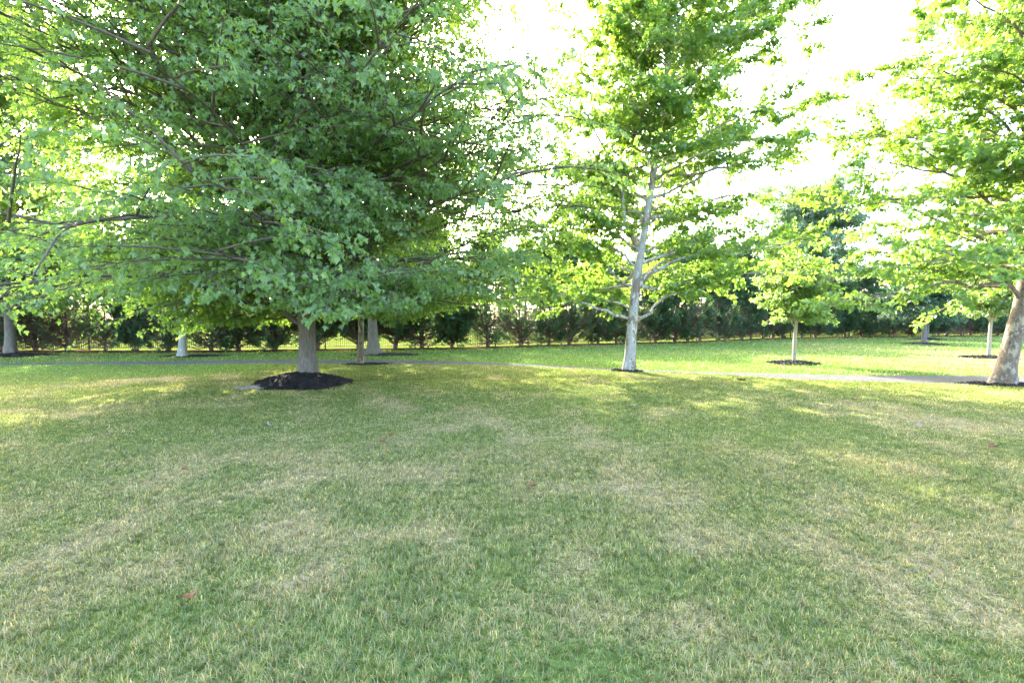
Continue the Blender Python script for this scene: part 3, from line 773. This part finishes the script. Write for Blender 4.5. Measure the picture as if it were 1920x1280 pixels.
# ------------------------------------------------------------------ hedge conifers
def conifer_proto(seed, h, low, bare, wid):
    rng = np.random.default_rng(seed)
    root = empty('hedge_conifer', (0, 0, 0))
    # trunk(s)
    nst = int(rng.integers(2, 5))
    mb = MB()
    P0 = resample(np.array([(0, 0, -.05), (rng.normal() * .05, 0, h * .3), (rng.normal() * .08, rng.normal() * .05, h * .7), (0, 0, h * .97)]), 10)
    R0 = np.interp(P0[:, 2], [0, .2, .6, h * .5, h], [.13, .10, .065, .04, .01])
    mb.add(*tubes(P0[None], R0[None], 10))
    for k in range(nst):       # extra leaders forking low down
        a_ = rng.uniform(0, 6.28); q = wid * rng.uniform(.15, .75); zf = rng.uniform(.15, .7)
        Pk = resample(np.array([(0, 0, zf - .1), (math.cos(a_) * q * .3, math.sin(a_) * q * .3, zf + .35), (math.cos(a_ + .3) * q * .8, math.sin(a_ + .3) * q * .8, zf + rng.uniform(1., 1.6)), (math.cos(a_) * q, math.sin(a_) * q, h * .75)]), 10)
        mb.add(*tubes(Pk[None], np.interp(Pk[:, 2], [0, .5, h], [.06, .04, .01])[None], 7))
    mb.build('trunk', M['bark_con'], root, smooth=True)
    # many ascending branches
    nb = 215
    bz = np.concatenate([rng.uniform(.18, 1.3, 80), rng.uniform(1.0, h * .95, nb - 80)])
    az = np.arange(nb) * 2.39996 + rng.normal(size=nb) * .3
    f = bz / h
    rr = wid * np.interp(f, [0, .15, .4, .7, .9, 1], [1.25, 1.2, 1.12, .85, .42, .10]) * rng.uniform(.55, 1.2, nb)
    rise = rr * rng.uniform(.1, .9, nb) + np.where(bz < 1.3, rng.uniform(-.1, 1.0, nb) ** 2, 0)
    st = np.stack([np.interp(bz, P0[:, 2], P0[:, 0]), np.interp(bz, P0[:, 2], P0[:, 1]), bz], -1)
    en = st + np.stack([np.cos(az) * rr, np.sin(az) * rr, rise], -1)
    u = np.linspace(0, 1, 6)[None, :, None]
    BP = st[:, None] * (1 - u) + en[:, None] * u
    BP[:, :, 2] += (-.22 * rr)[:, None] * np.sin(u[..., 0] * math.pi)
    BP[:, 1:] += np.cumsum(rng.standard_normal((nb, 5, 3)) * .03, 1)
    BR = (.008 + .020 * (1 - f) * (rr / wid))[:, None] * np.linspace(1, .25, 6)[None]
    # bare side twigs
    t2 = rng.uniform(.2, 1, (nb, 13))
    wp, wt = interp_poly(BP, t2)
    wd = unit(wt + rng.standard_normal(wt.shape) * .55 + [0, 0, .25]); wl = rng.uniform(.2, .6, (nb, 13, 1))
    WP = np.stack([wp, wp + wd * wl * .5, wp + wd * wl + [0, 0, .05]], 2).reshape(-1, 3, 3)
    mb = MB(); mb.add(*tubes(BP, BR, 5)); mb.add(*tubes(WP, np.tile([.006, .0045, .002], (len(WP), 1)), 3))
    mb.build('branches', M['bark_con'], root, smooth=True)
    # sprays of foliage
    leafy = np.clip((bz - low) / .9, 0, 1) * .95 + .05 * 1
    blot = fbm(az * 1.3 + seed, bz * 1.1, 5, 2)
    leafy = np.where(bz < low, bare * np.clip((blot - .35) * 6, 0, 2.2), leafy * np.clip((blot - .22) * 6, .15, 1))
    on = rng.random(nb) < leafy
    src = WP.reshape(nb, 13, 3, 3)[on]
    t0 = t2[on]
    nsp = 8
    tt = rng.uniform(0.1, 1, (src.shape[0], 13, nsp, 1))
    pos = src[:, :, None, 0] * (1 - tt) + src[:, :, None, 2] * tt
    dirv = unit((src[:, :, None, 2] - src[:, :, None, 0]) + rng.standard_normal(pos.shape) * .22 + [0, 0, .06])
    dens = rng.random(pos.shape[:3]) < np.where(t0 > .38, .95, .18)[:, :, None]
    pos = pos[dens] + rng.normal(size=(dens.sum(), 3)) * .04; dirv = dirv[dens]
    V, Fi, nv = leaves(pos, dirv, rng.uniform(.16, .32, len(pos)), 'spray', rng, .8)
    nf = len(Fi) // len(pos)
    mesh_obj('foliage', V, [Fi], M['conifer'], root, attrs={'rnd': ('FACE', np.repeat(rng.random(len(pos)), nf))})
    return root

def copy_tree(root):
    c = root.copy(); COL.objects.link(c)
    for ch in root.children:
        d = ch.copy(); COL.objects.link(d); d.parent = c
    return c

protos = [conifer_proto(101, 6.6, 1.8, .26, 1.15), conifer_proto(102, 6.2, 2.4, .12, 1.25), conifer_proto(103, 6.9, .6, .6, 1.2),
          conifer_proto(104, 5.0, .8, .45, .95), conifer_proto(105, 7.2, 2.2, .15, 1.3)]
used = [False] * 5
# landmarks for the labels: (photo column, words)
LM = [(20, 'the grey trunk at the far left'), (343, 'the white-barked trunk'), (577, "the big maple's trunk"), (699, 'the flared trunk past the path'),
      (1190, "the pale sycamore's trunk"), (1489, 'the sapling between the sycamores'), (1732, 'the dark round-headed tree'), (1895, "the leaning sycamore's trunk")]
ORD = ['first', 'second', 'third', 'fourth', 'fifth', 'sixth', 'seventh', 'eighth', 'ninth', 'tenth', 'eleventh', 'twelfth', 'thirteenth']
rngh = np.random.default_rng(77)
# arc-length positions along the hedge
xx = np.linspace(-27, 60, 3000); yy = hfront(xx) + 1.0
S = np.concatenate([[0], np.cumsum(np.hypot(np.diff(xx), np.diff(yy)))])
pos = []
s = 0.
while s < S[-1]:
    pos.append((np.interp(s, S, xx), np.interp(s, S, yy))); s += rngh.uniform(1.25, 2.25)
recs = []
for k, (x, y) in enumerate(pos):
    px = 960 + 960 * x / y
    if px > 1200: ch = [2, 2, 0, 3, 4][rngh.integers(5)]
    elif px > 780: ch = [0, 4, 3, 1, 0][rngh.integers(5)]
    else: ch = [1, 1, 4, 0, 3][rngh.integers(5)]
    recs.append([px, x, y, ch])
# ordinal labels
desc = ['half-bare conifer', 'gaunt bare-legged conifer', 'full dark conifer', 'short bushy conifer', 'tall open-based conifer']
cnt = {}
edges = sorted(LM)
for r in recs:
    px = r[0]
    best = min(range(len(edges)), key=lambda i: abs(edges[i][0] - px))
    side = 'right' if px >= edges[best][0] else 'left'
    r += [best, side]
for b in range(len(edges)):
    for sd2 in ('left', 'right'):
        grp = sorted([r for r in recs if r[4] == b and r[5] == sd2], key=lambda r: abs(r[0] - edges[b][0]))
        for i, r in enumerate(grp): r.append(i)
for r in recs:
    px, x, y, ch, b, sd2, i = r
    if px > 2050: continue
    o = protos[ch] if not used[ch] else copy_tree(protos[ch])
    used[ch] = True
    sc = rngh.uniform(.78, 1.12)
    # the row drops lower towards the right
    if px > 1550: sc *= .86
    o.location = (x, y + rngh.normal() * .12, float(H(x, y)) + .03)
    o.rotation_euler = (rngh.normal() * .02, rngh.normal() * .02, rngh.uniform(0, 6.28))
    o.scale = (sc * rngh.uniform(.92, 1.1), sc * rngh.uniform(.92, 1.1), sc)
    tag(o, f"{desc[ch]}, {ORD[i]} in the hedge {sd2} of {edges[b][1]}", 'conifer', 'conifers of the hedge row')
for k in range(5):
    if not used[k]:
        for c in list(protos[k].children): bpy.data.objects.remove(c)
        bpy.data.objects.remove(protos[k])

# ------------------------------------------------------------------ fence behind the hedge
fx = np.linspace(-34, 64, 3000); fy = hfront(fx) + 2.6
FS = np.concatenate([[0], np.cumsum(np.hypot(np.diff(fx), np.diff(fy)))])
fence = empty('metal_fence', (fx[0], fy[0], 0))
tag(fence, 'black metal picket fence running along behind the hedge row', 'fence')
PAN = 2.4; s = 0.; fh = 1.22
O = np.array([fx[0], fy[0], 0])
npan = 0
while s + PAN < FS[-1] and npan < 46:
    a = np.array([np.interp(s, FS, fx), np.interp(s, FS, fy)]); b = np.array([np.interp(s + PAN, FS, fx), np.interp(s + PAN, FS, fy)])
    ang = math.atan2(b[1] - a[1], b[0] - a[0]); ln = math.hypot(*(b - a))
    mb = MB()
    for z in (.14, fh - .22, fh - .05): mb.box((ln / 2, 0, z), (ln - .06, .028, .032))
    for q in np.arange(.12, ln - .05, .11): mb.box((q, .0, .06 + (fh - .02) / 2), (.016, .034, fh - .02))
    p = mb.build('picket_panel', M['metal'], fence); p.location = (a[0] - O[0], a[1] - O[1], 0); p.rotation_euler = (0, 0, ang)
    mb = MB(); mb.box((0, 0, (fh + .1) / 2 - .05), (.06, .06, fh + .1)); mb.box((0, 0, fh + .012), (.08, .08, .022))
    p = mb.build('post', M['metal'], fence); p.location = (a[0] - O[0], a[1] - O[1], 0); p.rotation_euler = (0, 0, ang)
    s += PAN; npan += 1

# ------------------------------------------------------------------ turf blades
def make_grass():
    rng = np.random.default_rng(5)
    def field(n, d0, d1, power):
        # sample depth with density d*n(d), n(d) ~ d^-power per m2
        k = 2 - power
        u = rng.random(n)
        d = (d0 ** k + u * (d1 ** k - d0 ** k)) ** (1 / k) if abs(k) > 1e-6 else d0 * (d1 / d0) ** u
        x = (rng.random(n) * 2 - 1) * (1.12 * d + 1.2)
        return x, d
    def ok(x, y):
        m = ~((y > pnear(x) - .02 + .09 * rng.standard_normal(len(x)) * .4) & (y < pfar(x) + .02 + .03 * rng.standard_normal(len(x))))
        m &= y < hfront(x) + .15 + .15 * rng.standard_normal(len(x))
        for (cx, cy, rx, ry) in RINGS:
            m &= ((x - cx) / rx) ** 2 + ((y - cy) / ry) ** 2 > .80 + .15 * rng.random(len(x))
        return m
    Vs, Fq, Ft, rn, dr, lu = [], [], [], [], [], []
    off = 0
    for (n, d0, d1, pw, seg) in ((560000, 1.55, 6.5, 1.0, 2), (300000, 6.0, 13, 1.5, 1), (260000, 12, 50, 1.9, 1)):
        x, y = field(n, d0, d1, pw)
        m = ok(x, y); x, y = x[m], y[m]; n = len(x)
        # gather into tufts
        ci = np.floor(x / .07).astype(int); cj = np.floor(y / .07 + .37 * (ci % 3)).astype(int)
        hs = _g[0, (ci * 7 + cj * 3) & 255, (cj * 5 + ci) & 255]; ht = _g[1, (ci * 3 + cj * 11) & 255, (cj + ci * 13) & 255]
        tx = (ci + hs * 1.2) * .07; ty = (cj - .37 * (ci % 3) + ht * 1.2) * .07
        if seg == 2:
            x = x * .7 + (tx + .025 * rng.standard_normal(n)) * .3; y = y * .7 + (ty + .025 * rng.standard_normal(n)) * .3
        z = H(x, y)
        az = rng.random(n) * 2 * math.pi
        lean = np.abs(rng.normal(0.45, .32, n))
        hv = .55 + .9 * fbm(x * 2.5, y * 2.5, 4, 3)
        far = y > pfar(x)
        h = np.where(far, .055, .040) * hv * rng.uniform(.55, 1.35, n)
        wd = .0016 * np.maximum(1, y / 2.4) ** 1.0 * rng.uniform(.7, 1.4, n)
        wd = np.minimum(wd, .03)
        h = h * np.clip(1 + (y - 12) * .01, 1, 1.25) * (.8 + .5 * np.clip(lush_field(x, y), 0, 1))
        side = np.stack([-np.sin(az + rng.normal(size=n) * .8), np.cos(az), np.zeros(n)], -1)
        side = unit(side)
        d = np.stack([np.cos(az) * np.sin(lean), np.sin(az) * np.sin(lean), np.cos(lean)], -1)
        d2 = unit(d + np.stack([np.cos(az), np.sin(az), -.3 * np.ones(n)], -1) * rng.uniform(.1, .9, (n, 1)))
        base = np.stack([x, y, z - .004], -1); w3 = side * wd[:, None]
        if seg == 2:
            mid = base + d * (h * .55)[:, None]
            tip = mid + d2 * (h * .5)[:, None]
            V = np.stack([base - w3 * .8, base + w3 * .8, mid + w3 * .75, mid - w3 * .75, tip], 1)
            i = np.arange(n)[:, None] * 5 + off
            Fq.append(np.concatenate([i, i + 1, i + 2, i + 3], 1)); Ft.append(np.concatenate([i + 3, i + 2, i + 4], 1)); k = 5
        else:
            tip = base + unit(d + d2) * h[:, None]
            V = np.stack([base - w3, base + w3, tip], 1)
            i = np.arange(n)[:, None] * 3 + off
            Ft.append(np.concatenate([i, i + 1, i + 2], 1)); k = 3
        Vs.append(V.reshape(-1, 3)); off += n * k
        r = rng.random(n)
        r = .5 + (r - .5) * np.interp(y, [4, 9, 16, 30], [1, .75, .42, .3])
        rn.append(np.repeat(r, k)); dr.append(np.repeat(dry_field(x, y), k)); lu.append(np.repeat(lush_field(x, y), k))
    o = mesh_obj('grass', np.concatenate(Vs), [np.concatenate(Fq), np.concatenate(Ft)], M['blade'],
                 attrs={'rnd': ('POINT', np.concatenate(rn)), 'dry': ('POINT', np.concatenate(dr)), 'lush': ('POINT', np.concatenate(lu))})
    tag(o, 'mown lawn grass, green with dry tan patches', 'grass', kind='stuff')

RINGS = []
for o in list(COL.objects):
    if o.name.startswith('mulch_ring'):
        co = np.array([v.co[:2] for v in o.data.vertices[:16 * 72]])
        RINGS.append((o.location.x + (co[:, 0].max() + co[:, 0].min()) / 2, o.location.y + (co[:, 1].max() + co[:, 1].min()) / 2,
                      (co[:, 0].max() - co[:, 0].min()) / 2, (co[:, 1].max() - co[:, 1].min()) / 2))
make_grass()

# ------------------------------------------------------------------ litter on the lawn
def dirt_patch():
    x, y = gp(478, 727)
    mulch_ring(x, y, .45, .28, .03, 'pale scuffed dirt patch at the left end of the black mulch mound', 91, mat='dirt', chips=260, name='dirt_patch', cat='dirt patch')
dirt_patch()

def dead_leaf(px, py, size, label, seed, mat='dead', n=1, spread=.12, zoff=.045, name='fallen_leaf', cat='leaf'):
    rng = np.random.default_rng(seed)
    x, y = gp(px, py); z = float(H(x, y)) + zoff
    T, F = leaf_template('maple')
    # finer curled leaf with thickness
    mb = MB()
    for k in range(n):
        cx, cy = (rng.normal() * spread, rng.normal() * spread * .5) if n > 1 else (0, 0)
        a = rng.uniform(0, 6.28); s_ = size * rng.uniform(.8, 1.2)
        curl = rng.uniform(.3, .8)
        P = T.copy(); P[:, 1] -= .5
        P[:, 2] = np.abs(P[:, 0]) * curl + P[:, 1] ** 2 * rng.uniform(.1, .5)
        c, s3 = math.cos(a), math.sin(a)
        Q = np.column_stack([P[:, 0] * c - P[:, 1] * s3, P[:, 0] * s3 + P[:, 1] * c, P[:, 2]]) * s_
        Q += [cx, cy, rng.uniform(0, .015) * n ** .5]
        Q2 = Q + [0, 0, .002]
        mb.add(Q, [F[:, ::-1]]); mb.add(Q2, [F])
    # petiole
    st = tubes(np.array([[[0, -.5 * size, .01], [0, -.75 * size, .012], [.02, -.95 * size, .02]]]), np.array([[.0015, .0012, .001]]), 5)
    if n == 1: mb.add(*st)
    o = mb.build(name, M[mat]); o.location = (x, y, z); o.rotation_euler = (0, 0, rng.uniform(0, 6))
    tag(o, label, cat, 'dead leaves lying on the lawn')

dead_leaf(1388, 727, .13, 'clump of brown dead leaves on the lawn below the young tree near the path', 1, n=9, spread=.11, name='leaf_clump', cat='leaf clump')
dead_leaf(1190, 769, .16, 'pale dead leaf on the shaded lawn straight below the pale sycamore', 2, 'deadpale')
dead_leaf(1722, 810, .14, 'whitish dead leaf on the right lawn left of the rusty one', 3, 'deadpale')
dead_leaf(1861, 850, .15, 'rusty brown curled leaf near the right edge of the lawn', 4)
dead_leaf(352, 1137, .075, 'small orange leaf in the near left foreground grass', 5)
dead_leaf(171, 804, .13, 'reddish dead leaf on the left lawn by the sunlit patches', 6)
dead_leaf(734, 825, .11, 'reddish leaf right of and behind its lighter neighbour, below the mulch mound', 7)
dead_leaf(719, 839, .10, 'lighter brown leaf just in front of the reddish leaf below the mulch mound', 8)
dead_leaf(348, 891, .09, 'brown leaf on the dry grass at centre left', 9)
dead_leaf(856, 766, .12, 'rusty leaf on the green lawn right of the mulch mound', 10)
dead_leaf(1600, 759, .13, 'orange-brown leaf in the sun fleck at right below the path', 11)
dead_leaf(996, 920, .08, 'small orange leaf on the lawn in the middle of the photograph', 12)
dead_leaf(504, 803, .10, 'pale leaf on the dark shaded grass below the mulch mound', 13, 'deadpale')
dead_leaf(452, 811, .09, 'pale tan leaf left of its paler neighbour on the dark shaded grass', 14, 'deadpale')
